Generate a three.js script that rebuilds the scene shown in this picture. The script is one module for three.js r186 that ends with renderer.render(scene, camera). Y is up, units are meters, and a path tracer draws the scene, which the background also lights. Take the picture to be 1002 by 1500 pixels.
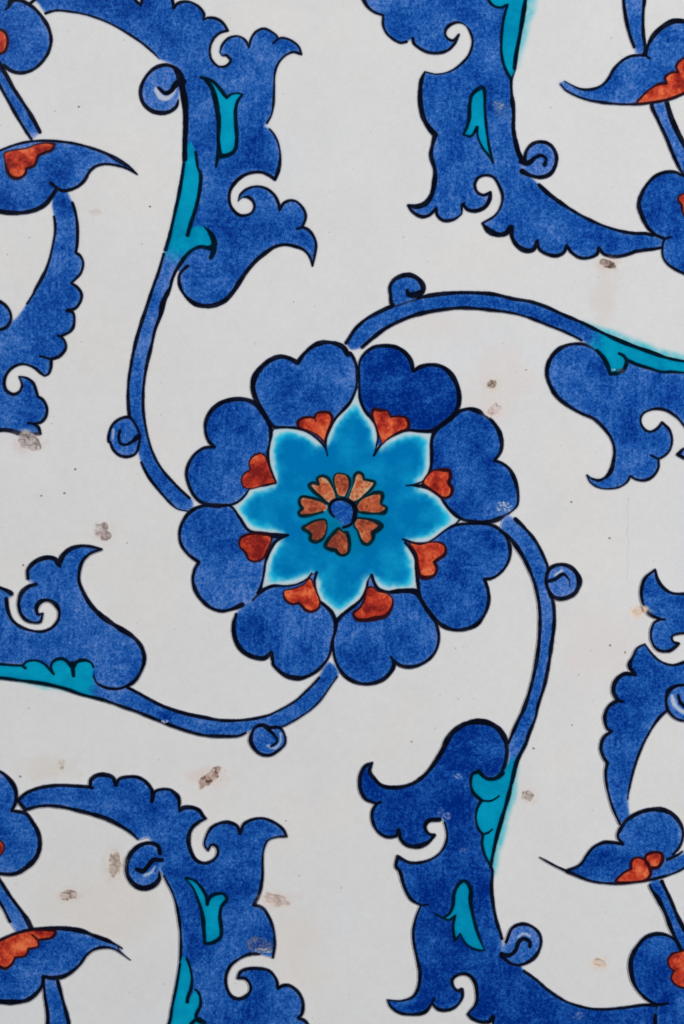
import * as THREE from 'three';
import { RectAreaLightUniformsLib } from 'three/addons/lights/RectAreaLightUniformsLib.js';

// ---------------------------------------------------------------- camera, light, exposure
const MM = 0.00021;                       // one photograph pixel is about 0.21 mm on the tile
const FW = 1002, FH = 1500, MARGIN = 100; // part of the tile in the picture, and how far it goes on around it (pixels)
const scene = new THREE.Scene();
scene.background = new THREE.Color(0x000000);
const BASE_Y = 1.1;                       // the middle of the view is 1.1 m above the floor
const camera = new THREE.PerspectiveCamera(28, FW / FH, 0.01, 20);
const CAM_D = (FH * MM / 2) / Math.tan(THREE.MathUtils.degToRad(14));
camera.position.set(0, BASE_Y, CAM_D);
camera.lookAt(0, BASE_Y, 0);

RectAreaLightUniformsLib.init();
function softLight(x, y, z, w, h, power, color) {
  const l = new THREE.RectAreaLight(color, power, w, h);
  l.position.set(x, y, z); l.lookAt(0, BASE_Y, 0); l.castShadow = true; scene.add(l);
  return l;
}
softLight(1.35, BASE_Y + 0.3, 1.3, 0.9, 1.3, 7.95, 0xfffefe);
softLight(-1.1, BASE_Y + 1.1, 1.7, 1.2, 1.0, 7.65, 0xfdfeff);

const renderer = new THREE.WebGLRenderer({ antialias: true });
renderer.setSize(684, 1024);
renderer.toneMapping = THREE.LinearToneMapping;
renderer.toneMappingExposure = 1.0;
renderer.shadowMap.enabled = true;

// ---------------------------------------------------------------- noise
function hash(x, y, s) {
  let h = (Math.imul(x, 374761393) + Math.imul(y, 668265263) + Math.imul(s, 974634777)) | 0;
  h = Math.imul(h ^ (h >>> 13), 1274126177); h ^= h >>> 16;
  return (h >>> 0) / 4294967296;
}
function vnoise(x, y, s) {
  const xi = Math.floor(x), yi = Math.floor(y); let fx = x - xi, fy = y - yi;
  fx = fx * fx * (3 - 2 * fx); fy = fy * fy * (3 - 2 * fy);
  const a = hash(xi, yi, s), b = hash(xi + 1, yi, s), c = hash(xi, yi + 1, s), d = hash(xi + 1, yi + 1, s);
  return a + (b - a) * fx + (c - a) * fy + (a - b - c + d) * fx * fy;
}
const fbm = (x, y, s) => (vnoise(x, y, s) * 4 + vnoise(x * 2.1, y * 2.1, s + 1) * 2 + vnoise(x * 4.3, y * 4.3, s + 2)) / 7;
const clamp = (v, a = 0, b = 1) => v < a ? a : v > b ? b : v;
const sstep = (a, b, v) => { const t = clamp((v - a) / (b - a)); return t * t * (3 - 2 * t); };

// ---------------------------------------------------------------- outlines of the painted motifs
// Pieces of outline are measured in windows of the tile: each letter is a window's corner and magnification.
const Z = 4.008;
const WIN = {
  a: [0, 0, Z], b: [200, 0, 3.34], c: [0, 200, Z], d: [225, 225, Z], e: [0, 400, Z], f: [100, 400, Z], g: [500, 0, Z],
  h: [580, 150, Z], i: [752, 0, Z], j: [752, 200, Z], k: [500, 380, Z], l: [752, 440, Z], m: [260, 490, Z], n: [510, 490, Z],
  o: [250, 730, Z], p: [500, 730, Z], q: [420, 670, 5.894], r: [752, 600, Z], s: [0, 640, Z], t: [0, 850, Z], u: [200, 900, Z],
  v: [400, 900, Z], w: [650, 740, Z], x: [520, 1030, Z], y: [550, 1250, Z], z: [752, 820, Z], A: [752, 1050, Z], B: [752, 1250, Z],
  C: [0, 1060, Z], D: [180, 1130, Z], E: [0, 1250, Z], F: [230, 1250, Z], '.': [0, 0, 1],
};
function parse(str) {
  const pts = []; let win = WIN['.'], w = 0, px = null;
  for (let tok of str.trim().split(/\s+/)) {
    if (tok[0] === '@') { win = WIN[tok[1]]; continue; }
    if (tok[0] === 'w') { w = parseFloat(tok.slice(1)); continue; }
    let corner = false; if (tok.endsWith('*')) { corner = true; tok = tok.slice(0, -1); }
    const v = parseFloat(tok);
    if (px === null) px = v;
    else { pts.push({ x: win[0] + px / win[2], y: win[1] + v / win[2], w, c: corner }); px = null; }
  }
  return pts;
}
// smooth curve through the points; a point marked * stays a corner
function flatten(pts, closed) {
  const n = pts.length, out = [], segs = closed ? n : n - 1;
  const get = i => closed ? pts[(i + n) % n] : pts[clamp(i, 0, n - 1)];
  for (let i = 0; i < segs; i++) {
    const p1 = get(i), p2 = get(i + 1);
    let p0 = get(i - 1), p3 = get(i + 2);
    const L = Math.hypot(p2.x - p1.x, p2.y - p1.y) + 1e-6;
    const refl = (a, b) => ({ x: 2 * a.x - b.x, y: 2 * a.y - b.y });
    if (p1.c || (!closed && i === 0)) p0 = refl(p1, p2);
    if (p2.c || (!closed && i === segs - 1)) p3 = refl(p2, p1);
    const d01 = Math.max(Math.hypot(p1.x - p0.x, p1.y - p0.y), 1e-3), d23 = Math.max(Math.hypot(p3.x - p2.x, p3.y - p2.y), 1e-3);
    const q = v => Math.sqrt(v), a = q(d01), b = q(L), c = q(d23);
    const tan = (k) => {
      const m1 = b * ((p1[k] - p0[k]) / a - (p2[k] - p0[k]) / (a + b) + (p2[k] - p1[k]) / b);
      const m2 = b * ((p2[k] - p1[k]) / b - (p3[k] - p1[k]) / (b + c) + (p3[k] - p2[k]) / c);
      return [m1, m2];
    };
    const [mx1, mx2] = tan('x'), [my1, my2] = tan('y');
    const steps = Math.max(2, Math.ceil(L / 2));
    const draw = p1.w > 0 && p2.w > 0;
    for (let s = 0; s < steps; s++) {
      const t = s / steps, t2 = t * t, t3 = t2 * t;
      const h1 = 2 * t3 - 3 * t2 + 1, h2 = t3 - 2 * t2 + t, h3 = -2 * t3 + 3 * t2, h4 = t3 - t2;
      out.push({ x: h1 * p1.x + h2 * mx1 + h3 * p2.x + h4 * mx2, y: h1 * p1.y + h2 * my1 + h3 * p2.y + h4 * my2, w: p1.w + (p2.w - p1.w) * t, d: draw });
    }
  }
  if (!closed) { const e = pts[n - 1]; out.push({ x: e.x, y: e.y, w: e.w, d: false }); }
  return out;
}

// ---------------------------------------------------------------- the pigment map of the tile (flat painting under the glaze)
const K = 1.2, TW = Math.round((FW + 2 * MARGIN) * K), TH = Math.round((FH + 2 * MARGIN) * K);
const col = new Float32Array(TW * TH * 3);   // what the painting looks like, sRGB 0..1
const hgt = new Float32Array(TW * TH);       // how thick pigment and glaze lie
const tx = x => (x + MARGIN) * K, ty = y => (y + MARGIN) * K;

class Mask {
  constructor(x0, y0, x1, y1) {
    this.x0 = Math.max(0, Math.floor(x0)); this.y0 = Math.max(0, Math.floor(y0));
    this.x1 = Math.min(TW, Math.ceil(x1)); this.y1 = Math.min(TH, Math.ceil(y1));
    this.w = Math.max(0, this.x1 - this.x0); this.h = Math.max(0, this.y1 - this.y0);
    this.v = new Float32Array(this.w * this.h);
  }
  fill(poly) {
    const SS = 4, ys = poly.map(p => ty(p.y)), xs = poly.map(p => tx(p.x)), n = poly.length;
    for (let y = 0; y < this.h; y++) for (let s = 0; s < SS; s++) {
      const yy = this.y0 + y + (s + 0.5) / SS, cr = [];
      for (let i = 0, j = n - 1; i < n; j = i++)
        if ((ys[i] <= yy) !== (ys[j] <= yy)) cr.push([xs[i] + (yy - ys[i]) / (ys[j] - ys[i]) * (xs[j] - xs[i]), ys[i] < ys[j] ? 1 : -1]);
      cr.sort((a, b) => a[0] - b[0]);
      let wind = 0;
      for (let k = 0; k < cr.length - 1; k++) {
        wind += cr[k][1]; if (!wind) continue;
        const a = Math.max(cr[k][0] - this.x0, 0), b = Math.min(cr[k + 1][0] - this.x0, this.w);
        for (let x = Math.floor(a); x < b; x++) { const q = y * this.w + x; this.v[q] = Math.min(1, this.v[q] + (Math.min(b, x + 1) - Math.max(a, x)) / SS); }
      }
    }
    return this;
  }
  stroke(line, soft = 1.5, seed = 3) {
    for (let i = 0; i < line.length; i++) {
      const p = line[i], r = line[(i + 1) % line.length]; if (!p.d) continue;
      const wob = q => q.w * K * 0.5 * (0.6 + 0.54 * vnoise(q.x * 0.06, q.y * 0.06, seed) + 0.14 * vnoise(q.x * 0.2, q.y * 0.2, seed + 1));
      const ax = tx(p.x), ay = ty(p.y), bx = tx(r.x), by = ty(r.y), ra = wob(p), rb = wob({ x: r.x, y: r.y, w: r.w || p.w });
      const R = Math.max(ra, rb) + soft, dx = bx - ax, dy = by - ay, l2 = dx * dx + dy * dy + 1e-9;
      for (let y = Math.max(this.y0, Math.floor(Math.min(ay, by) - R)); y < Math.min(this.y1, Math.max(ay, by) + R); y++)
        for (let x = Math.max(this.x0, Math.floor(Math.min(ax, bx) - R)); x < Math.min(this.x1, Math.max(ax, bx) + R); x++) {
          const t = clamp(((x + 0.5 - ax) * dx + (y + 0.5 - ay) * dy) / l2);
          const d = Math.hypot(x + 0.5 - ax - t * dx, y + 0.5 - ay - t * dy) + (hash(x, y, 5) - 0.5) * 0.5;
          const v = clamp((ra + (rb - ra) * t - d) / soft + 0.5), q = (y - this.y0) * this.w + x - this.x0;
          if (v > this.v[q]) this.v[q] = v;
        }
    }
    return this;
  }
  blurred(r) {
    r = Math.max(1, Math.round(r)); const o = new Mask(this.x0, this.y0, this.x1, this.y1), w = this.w, h = this.h, tmp = new Float32Array(w * h);
    let src = this.v;
    for (let pass = 0; pass < 2; pass++) {
      for (let y = 0; y < h; y++) { let s = 0; for (let x = -r; x < w; x++) { if (x + r < w) s += src[y * w + x + r]; if (x - r - 1 >= 0) s -= src[y * w + x - r - 1]; if (x >= 0) tmp[y * w + x] = s / (2 * r + 1); } }
      for (let x = 0; x < w; x++) { let s = 0; for (let y = -r; y < h; y++) { if (y + r < h) s += tmp[(y + r) * w + x]; if (y - r - 1 >= 0) s -= tmp[(y - r - 1) * w + x]; if (y >= 0) o.v[y * w + x] = s / (2 * r + 1); } }
      src = o.v;
    }
    return o;
  }
}
const boxOf = (pts, pad) => [Math.min(...pts.map(p => tx(p.x))) - pad, Math.min(...pts.map(p => ty(p.y))) - pad, Math.max(...pts.map(p => tx(p.x))) + pad, Math.max(...pts.map(p => ty(p.y))) + pad];
function blend(i, r, g, b, a) { i *= 3; col[i] += (r - col[i]) * a; col[i + 1] += (g - col[i + 1]) * a; col[i + 2] += (b - col[i + 2]) * a; }
const C = (r, g, b) => [r / 255, g / 255, b / 255];
const mix = (a, b, t) => [a[0] + (b[0] - a[0]) * t, a[1] + (b[1] - a[1]) * t, a[2] + (b[2] - a[2]) * t];

// white glaze: faintly blotched, with iron specks
for (let y = 0; y < TH; y++) for (let x = 0; x < TW; x++) {
  const X = x / K, Y = y / K, i = y * TW + x;
  const n = (fbm(X / 70, Y / 70, 11) - 0.5) * 0.018 + (vnoise(X / 9, Y / 9, 13) - 0.5) * 0.01 + (vnoise(X / 2.2, Y / 2.2, 14) - 0.5) * 0.016 + (hash(x, y, 15) - 0.5) * 0.012;
  const warm = (fbm(X / 160, Y / 160, 17) - 0.5) * 0.03;
  col[i * 3] = 0.802 + n + warm * 0.45; col[i * 3 + 1] = 0.801 + n; col[i * 3 + 2] = 0.801 + n - warm * 0.45;
  hgt[i] = 0.5 + (fbm(X / 26, Y / 26, 19) - 0.5) * 0.5 + (vnoise(X / 5, Y / 5, 20) - 0.5) * 0.06;
}
function softSpot(px, py, rx, ry, rgb, a, seed = 1, grain = 0.5) {   // a stain in the glaze with a ragged outline
  const R = Math.max(rx, ry) * 1.6;
  for (let y = Math.max(0, Math.floor(ty(py - R))); y < Math.min(TH, ty(py + R)); y++)
    for (let x = Math.max(0, Math.floor(tx(px - R))); x < Math.min(TW, tx(px + R)); x++) {
      const X = x / K - MARGIN, Y = y / K - MARGIN;
      const d = Math.hypot((X - px) / rx, (Y - py) / ry) + (fbm(X / (rx * 0.5), Y / (ry * 0.5), seed) - 0.5) * 0.9;
      const v = sstep(1.15, 0.35, d) * a * (1 - grain + grain * 2 * vnoise(X / 2.5, Y / 2.5, seed + 9));
      if (v > 0) blend(y * TW + x, rgb[0], rgb[1], rgb[2], clamp(v));
    }
}
// old stains that seeped along the glaze
softSpot(885, 430, 22, 55, C(196, 182, 172), 0.30, 31, 0.3);
softSpot(730, 560, 60, 70, C(208, 192, 184), 0.28, 32, 0.3);
softSpot(440, 1390, 60, 90, C(204, 192, 180), 0.30, 33, 0.3);
softSpot(75, 1125, 50, 22, C(196, 184, 168), 0.30, 34, 0.4);
softSpot(150, 1330, 90, 60, C(204, 194, 182), 0.28, 35, 0.3);
softSpot(880, 950, 90, 60, C(210, 198, 196), 0.3, 36, 0.3);
softSpot(620, 470, 90, 40, C(206, 194, 190), 0.25, 37, 0.3);
softSpot(90, 1124, 4, 4, C(140, 128, 110), 0.5, 38); softSpot(90, 57 + 1060, 6, 5, C(176, 168, 150), 0.5, 39);
softSpot(140, 310, 12, 6, C(188, 178, 172), 0.5, 40);
{ // pinholes and specks
  let sd = 7; const rnd = () => (sd = (sd * 16807) % 2147483647) / 2147483647;
  for (let k = 0; k < 170; k++) {
    const x = rnd() * FW, y = rnd() * FH, r = 0.9 + rnd() * 1.0, dark = rnd();
    softSpot(x, y, r, r * (0.7 + rnd() * 0.5), dark < 0.06 ? C(96, 84, 80) : C(160, 152, 148), dark < 0.06 ? 0.7 : 0.3 + rnd() * 0.3, k + 50, 0.2);
  }
  for (const [x, y] of [[893, 945], [29, 1137], [781, 1096], [110, 687], [94, 722], [60, 726], [836, 735], [219, 302], [115, 156], [892, 788]]) softSpot(x, y, 2.2, 1.8, C(96, 82, 80), 0.8, x, 0.3);
  for (let k = 0; k < 26; k++) softSpot(919 + Math.sin(k) * 1.2, 725 + k * 5, 1.1, 2.8, C(196, 150, 150), 0.35 * rnd() + 0.1, k + 500, 0.3);
}

const INK = { cobalt: C(6, 9, 22), turquoise: C(0, 18, 30), red: C(38, 10, 16), orange: C(4, 26, 32), star: C(8, 12, 24) };
function pigment(kind, X, Y, edge, tone, m) {
  const f1 = vnoise(X / 1.7, Y / 1.7, 61) - 0.5, f2 = vnoise(X / 3.6, Y / 3.6, 62) - 0.5, f3 = fbm(X / 14, Y / 14, 63) - 0.5, f4 = fbm(X / 42, Y / 42, 66) - 0.5;
  if (kind === 'cobalt') {
    // brushed, pooled cobalt: grains, drag marks of the brush, thin and thick patches
    const wx = X + 14 * (fbm(X / 60, Y / 60, 74) - 0.5), wy = Y + 14 * (fbm(X / 60, Y / 60, 75) - 0.5);
    const way = sstep(0.4, 0.6, fbm(X / 90, Y / 90, 76));
    const drag = (vnoise(wx / 3.0, wy / 19, 77) - 0.5) * (1 - way) + (vnoise(wx / 17, wy / 3.2, 73) - 0.5) * way;
    const rim = edge * (0.2 + 1.2 * vnoise(X / 22, Y / 22, 71));
    const thin = sstep(0.56, 0.78, fbm(X / 36, Y / 36, 78));
    const grain = hash(Math.floor(X * K), Math.floor(Y * K), 79) - 0.5;
    const t = clamp(0.455 + grain * 0.2 + f1 * 0.44 + f2 * 0.24 + drag * 0.2 + f3 * 0.16 + f4 * 0.62 + thin * 0.1 + rim * 0.34 - tone, 0, 1);
    const dark = C(0, 36, 116), midc = C(24, 82, 160), lite = C(106, 132, 194);
    return t < 0.45 ? mix(dark, midc, t / 0.45) : mix(midc, lite, (t - 0.45) / 0.55);
  }
  if (kind === 'turquoise') {
    const t = clamp(0.5 + f1 * 0.2 + f2 * 0.15 + f3 * 0.6 + f4 * 0.8 - edge * 0.25 - tone);
    return mix(C(0, 118, 158), C(6, 158, 190), t);
  }
  if (kind === 'red') {
    const t = clamp(0.5 + f1 * 0.35 + f2 * 0.4 + f3 * 0.8 + (vnoise(X / 11, Y / 11, 88) - 0.5) * 0.7 + edge * 0.3 - tone);
    return t < 0.5 ? mix(C(116, 28, 26), C(178, 56, 36), t * 2) : mix(C(178, 56, 36), C(214, 108, 66), t * 2 - 1);
  }
  if (kind === 'orange') {
    const t = clamp(0.34 + f1 * 0.3 + f2 * 0.45 + f3 * 0.7 + edge * 0.6 - tone);
    return t < 0.5 ? mix(C(118, 50, 38), C(184, 92, 58), t * 2) : mix(C(184, 92, 58), C(190, 176, 140), t * 2 - 1);
  }
}
// list of the motif pieces: [key, parent key, part name, pigment, tone, outline, inner lines, options]
const ITEMS = [];
const add = (key, parent, name, kind, tone, path, lines = [], opt = {}) => ITEMS.push({ key, parent, name, kind, tone, path, lines, ...opt });
// --- stems and leaves of the upper part
add('leafA', null, 'leaf', 'cobalt', 0.04, `@b w4 -560 60 -500 0 -420 -50 -330 -80 -200 -90 -80 -60 20 25* 40 -30 110 -50 170 -10 182 40* 200 18 250 8 300 30 330 70 326 98* 345 88 385 90 422 112 446 150* 410 160 376 190 358 240 366 290 400 325 440 322 460 295 440 270* w1.5 418 272 408 255* w3.5 418 222 450 187 495 177 530 195 550 230* 560 190 585 155 622 140 660 155 690 185 668 212* 705 186 755 198 792 228 806 266* 770 255 730 270 692 312 676 360 673 430 670 500 660 560 638 602* w0 622 618* w3 650 632 682 675 700 735 @d w5 742 40 732 100 712 152* 680 130 640 112 590 110 530 128 480 168 450 215 443 270 460 322 500 360 535 364 578 345 592 310 580 275 555 255* w1.5 520 258 495 280* w4 510 240 550 207 605 193 660 205 705 240 732 290 740 332* 760 295 795 276 835 280 876 320 893 370 872 432* 905 445 935 480 953 530 945 600 w3 932 660* w5 918 610 880 565 830 545 770 535 710 548 w6.5 650 588 600 630 555 680 510 745 460 820 w7 410 868 330 895 250 885 w5 190 840 155 780 150 720 170 685 200 660* w0 150 690 70 565* w5 95 480 120 370 145 260 165 150 178 60 @b w7 236 770 236 700 239 620 236 520 222 440 210 372* w0 190 325 115 288* @a w1 935 345* w3.5 890 300 830 250 740 190 640 135 520 90 420 70 330 62 w5 268 78* w0 200 0`, ['@d w4 872 432 840 442', '@b w3 690 188 676 205']);
add('stemA', null, 'stem', 'cobalt', -0.05, `@d w0 95 490* w4 60 590 @f w5 528 0 497 85 460 200 420 320 390 430 365 560 352 660 352 760 360 850* w0 @s 790 0 808 80* w4 830 150 870 230 930 310 @o 0 30 w2 40 62 100 76* w0 130 50 120 0 @m w4 70 960* 0 895 @s 950 190 900 100 870 10 @f w5 450 880 440 800 440 700 450 600 465 520 490 420 510 330 w7 540 250 w8 558 170 w5 600 80 @d w6 105 750 130 690 172 622* w0 130 600`);
add('turqA', 'leafA', 'turquoise_patch', 'turquoise', 0, `@b w0 238 720* 265 688* w4 288 745 300 820 @d w6 276 120 268 230 245 330 215 420 200 478* w0 225 440 265 425 w2 298 430* w8 335 470 356 530 w7 335 556* w6 270 548 222 570 172 622 w0 110 690 50 640* 75 560 95 480 120 370 145 260 165 150 178 60`, ['@d w7 356 530 350 580 w6 335 612', '@d w5 70 565 95 480 120 370 145 260 165 150 178 60'], { fade: '@d 80 660 130 520' });
add('turqA2', 'leafA', 'turquoise_patch', 'turquoise', 0, `@b w5 335 385* 375 400 412 440 440 478* w3 462 462 490 456 518 462* w6.5 495 495 484 540 486 610 490 680 480 735 450 758 412 765* w7 400 690 402 600 388 500 368 430`, ['@b w6 400 700 396 770 w3 388 818', '@b w4 335 385 315 378']);
add('curlA', 'leafA', 'curl', 'cobalt', -0.18, `@b w6 215 375 190 335 145 318 90 333 45 378 20 440 30 500 70 540 120 553 165 545 195 520 w2 205 490* w0 212 430`, ['@b w9 230 400 205 402 188 418 w8 165 448 140 456 w6 108 430', '@b w7 190 335 w11 210 368 w11 224 430 w10 238 520 w9 240 620 w8 236 700 236 780'], { white: ['@b w8 98 440 118 474 150 480 w7 178 455 w5 190 430'] });
add('curlB', 'stemA', 'curl', 'cobalt', -0.14, `@f w4.5 360 848 312 853 265 885 240 940 238 990 @s 645 30 665 75 700 107 745 117 790 103 808 78* w3 @f 420 960 400 900`, ['@f w5 303 925 296 960 300 985 @s 705 38 740 46 775 28 w7 800 8 815 -5'], { white: ['@f w3 265 920 262 970'] });
add('flowerTL', null, 'flower', 'cobalt', 0.02, `@a w5 50 40* 72 8 110 0 150 15 200 48 250 105 285 165 w6 300 235 285 305 245 365 195 408 130 428 70 418 25 388* -60 440 -150 430 -260 300 -300 100 -260 -60 -120 -130 0 -120 60 -60 60 0`, ['@a w4 50 40 34 55']);
add('redTL', 'flowerTL', 'red_bud', 'red', 0, `@a w4 -40 170 0 175 30 190 45 240 30 300 0 315 -60 320 -80 240`);
add('stemTL', null, 'stem', 'cobalt', -0.05, `@a w6 -20 360 30 430 80 520 140 610 195 700 234 775* w0 205 800 w5 184 818* 130 735 75 640 30 560 -10 490 -50 420`);
add('leafTL', null, 'leaf', 'cobalt', 0.02, `@c w0 306 405* 322 320 392 318* w4 425 390 448 470 455 550 452 640 445 682* 470 700 488 740 475 800 440 840 418 860* @e w5 455 85 479 125 470 172 440 208 395 220* 428 232 437 280 420 335 358 372* 380 400 386 440 350 488 302 505* 298 560 284 592 w4 262 604* w5 240 588 200 555 140 535 90 545 48 580 25 635 35 685 75 712 110 700 130 660 w3 112 608* w4 150 614 192 642 212 690 222 725* w5 252 745 275 790 270 840 240 876 200 886* 225 905 w4 238 944* w6 130 945 60 925 0 922 -100 940 -300 960* w0 -400 900 -400 500 -60 340 0 330 60 290 95 270* w4 160 180 220 80 260 0 @c 200 910 245 840 285 740 310 640 325 540 318 470`, ['@e w4 302 505 235 488', '@e w4 200 886 165 880', '@e w4 358 372 340 368']);
add('curlTL', 'leafTL', 'curl', 'cobalt', -0.05, `@e w5 -20 165 20 180 55 220 65 265 45 310 10 330 -40 330 -80 250`);
add('flowerTL2', null, 'flower', 'cobalt', 0.02, `@c w4 -220 230 -160 150 -60 100 0 82 70 55 150 34 240 25 330 28 430 40 530 66 610 94 690 130 750 170 w2 805 222* w4 760 195 710 176 650 164 600 164 558 178 525 208 w5 498 255 462 290 410 313 370 318 335 305* w6 308 345 270 395 210 430 130 448 w8 60 448 0 440 w6 -100 400 -180 330`, ['@c w4.5 335 305 300 274', '@c w3 620 100 690 145 740 172']);
add('redTL2', 'flowerTL2', 'red_bud', 'red', 0.1, `@c w2 25 100 80 80 160 68 210 48 270 38 w3 322 45* w4 305 78 262 95 225 112* 215 140 200 172 155 188* 150 215 125 240 w5 85 245 55 225 40 190 w2 30 145`);
add('leafC', null, 'leaf', 'cobalt', 0.04, `@g w5 60 -160 100 -60 130 0 150 35 190 70 w4 245 90* 245 150 265 195 310 235 350 252 382 245* w0 400 235* w4.5 418 225* 425 255 460 285 510 308 570 312 625 295 665 255 w3 690 203* w4.5 655 238 625 228 608 198 618 165 650 140 w3 690 132 w2 730 150 w4 760 198 770 245 750 320 700 378 w2.5 640 418 560 436 490 422* w7 470 470 462 540 465 620 480 690 510 745 550 792* w5 535 850 w7 525 910 @h 228 400 225 470 205 550 170 595 120 612 w4 72 605* w5 95 640 145 670 190 665 235 625* 240 660 270 690 310 695 350 682 w2 385 655* w6 390 600 420 630 470 637 520 615 548 572 w4 553 530* 512 545 475 525 462 485 480 445 522 428 572 440 w5 605 490 625 550 615 610 w3 580 665 505 710* w9 540 750 590 775 640 772 675 735* w7 680 790 710 840 760 870 805 865 828 815* @j w5 150 660 200 692 255 700 295 680 312 640* 340 680 390 712 445 712 490 690 500 655* 530 690 590 705 660 695 715 675* 760 668 830 660 870 652* w0 880 600 w5 820 580* 780 570 700 568 590 545 480 505 390 460 w6 300 405 210 340 150 285* w0 100 240 40 200* @h w0 735 400* w7 745 350 718 295 700 225 688 150 690 60 @g w5 1000 560 997 470 @i w6 5 400 15 320 38 200 56 90 72 -20 w5 85 -120 95 -240* w0 @g 700 -250 300 -300`, ['@h w4 390 600 400 590', '@g w4 245 92 215 80']);
add('turqC1', 'leafC', 'turquoise_patch', 'turquoise', 0, `@g w3.5 820 -140 850 -40 870 12 900 38 935 44 975 28* w5 952 110 940 210 940 320 960 400 992 462* w0 @i 0 430 15 320 38 200 56 90 72 -20 95 -240 @g 900 -260`, ['@i w6 5 400 15 320 38 200 56 90 72 -20 95 -240']);
add('turqC2', 'leafC', 'turquoise_patch', 'turquoise', 0, `@g w6 800 525 w5 765 560 752 620 750 690 735 750 w4 715 790* w4.5 760 800 790 760 796 748* w3 800 800 830 870 w4 870 920 890 955* 865 850 850 740 842 640 w6 840 540 830 515`);
add('curlC', 'leafC', 'curl', 'cobalt', -0.20, `@h w7 750 350 w5 765 285 800 245 850 232 905 250 w6 940 310 935 370 905 420 850 440 790 430 w8 740 405* w0 735 375`, ['@h w9 735 345 765 358 790 348 w6 815 325 850 312 880 330 w7 872 365', '@h w7 700 225 718 295 745 350']);
add('stemD', null, 'stem', 'cobalt', -0.08, `@i w5 640 -300 642 -100 645 0 660 110 682 205 708 275* w0 725 320 w4 760 325* w5 772 290 762 200 760 100 768 0 790 -200 810 -300`);
add('stemD2', null, 'stem', 'cobalt', -0.05, `@i w6 812 612 845 700 895 805 935 905 980 1000 @j 1000 230* w0 1080 300 1100 200 @i w7 1060 960 1002 852 965 780 925 690 900 605* w0 850 595`);
add('flowerD', null, 'flower', 'cobalt', 0.06, `@i w7 1260 300 1200 200 1100 135 1000 125 940 125 880 155 825 205 w5 790 265 775 325* w4 740 325 690 330 640 355 590 405 555 465 520 500 470 522 400 525 w2 340 500 300 478* w0 268 490* w3 300 525 360 560 440 588 w4 520 602 620 612 720 612 820 602 920 582 1000 550 1100 500 1200 420`, ['@i w4 775 325 800 345', '@i w2.5 275 495 300 525']);
add('redD', 'flowerD', 'red_bud', 'red', -0.08, `@i w3 725 605 750 570 800 525 w4 850 495 898 490* 890 455 930 425 965 425* 955 390 985 350 1030 335 1090 360 1120 440 1060 510 w3 1000 545 920 578 820 598`);
add('flowerD2', null, 'flower', 'cobalt', 0.02, `@j w5 1000 232 950 210 890 210 830 235 785 280 w6 755 330 735 400 w7 755 470 785 530 w5 830 575 885 600* w4 875 640 875 700 w5 900 745 950 780 1010 810 1100 850 1250 820 1350 600 1300 350 1150 240`, ['@j w4 885 602 925 590']);
add('redD2', 'flowerD2', 'red_bud', 'red', -0.1, `@j w3 1060 330 1000 335 968 355 965 375* 985 400 995 450 1020 490 1100 480 1140 400`);
// --- right middle
add('leafE', null, 'leaf', 'cobalt', 0.06, `@l w5 570 435* w7 555 390 530 340 490 295 w6 440 265 380 255 310 265 250 300 w7 208 360 195 430 215 500 260 570 w6 330 625 400 665 w5 470 695 530 750 575 815 592 880 585 950 @r w6 575 350 550 390 w4 510 412 460 405 w3 430 385* 450 425 500 458 560 465 w3.5 620 455 665 425 685 390* w4 720 410 770 415 820 390 850 340 850 290* 880 275 w4.5 915 240 930 180 915 120 w4 872 76* 842 112 800 130 765 112 745 70 755 30 @l 785 650 840 636 900 648 960 688 1002 738 1050 800 1080 870* 1002 870 w7 965 905* w6 1000 925 1080 950 1200 960 1400 900* w0 1400 430 1002 425 870 420 760 395 665 350 640 420`, ['@r w4 850 290 805 268', '@r w3 460 408 500 420 545 400']);
add('stemE', null, 'stem', 'cobalt', 0.06, `@k w6 28 490* 85 405 150 348 240 300 320 265 w7 400 240 470 222 w6 560 206 680 196 780 196 900 206 @l w5 0 -8 100 8 200 42 300 88 400 130 500 180 w6 600 228 700 268 800 303 w4 900 338 1002 358 1150 370 1400 340* w0 1400 440 1100 430 1002 425* 870 420 760 395 665 350 560 370* 530 330 480 285* w4 400 235 300 185 200 145 100 105 0 76 @k w5 900 300 800 290 w6 700 285 580 297 470 317 370 350 260 405 w7 180 465 122 515* w0 60 528`);
add('turqE', 'leafE', 'turquoise_patch', 'turquoise', 0, `@l w0 430 150 500 180 600 228 700 268 800 303 900 338 1002 358 1150 370 1400 340* 1400 430* w4 1150 430 1002 425 930 420 870 420 w5 800 400 720 375 665 350* 660 380 645 410 620 425 w8 600 430 w5 565 430* w7 555 390 530 340 490 295 w0 460 275 430 240`, ['@l w5 665 352 645 325 620 312', '@l w5 400 130 500 180 w6 600 228 700 268 800 303 w4 900 338 1002 358 1150 370'], { fade: '@l 430 190 545 245' });
add('curlE', 'stemE', 'curl', 'cobalt', 0.0, `@k w6 300 265 w5 288 210 w6 285 160 310 120 350 98 w7 400 92 450 115 478 155 475 195 w8 450 222* w0 380 250`, ['@k w6 385 182 w8 392 205 w12 428 208 w8 468 190']);
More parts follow.
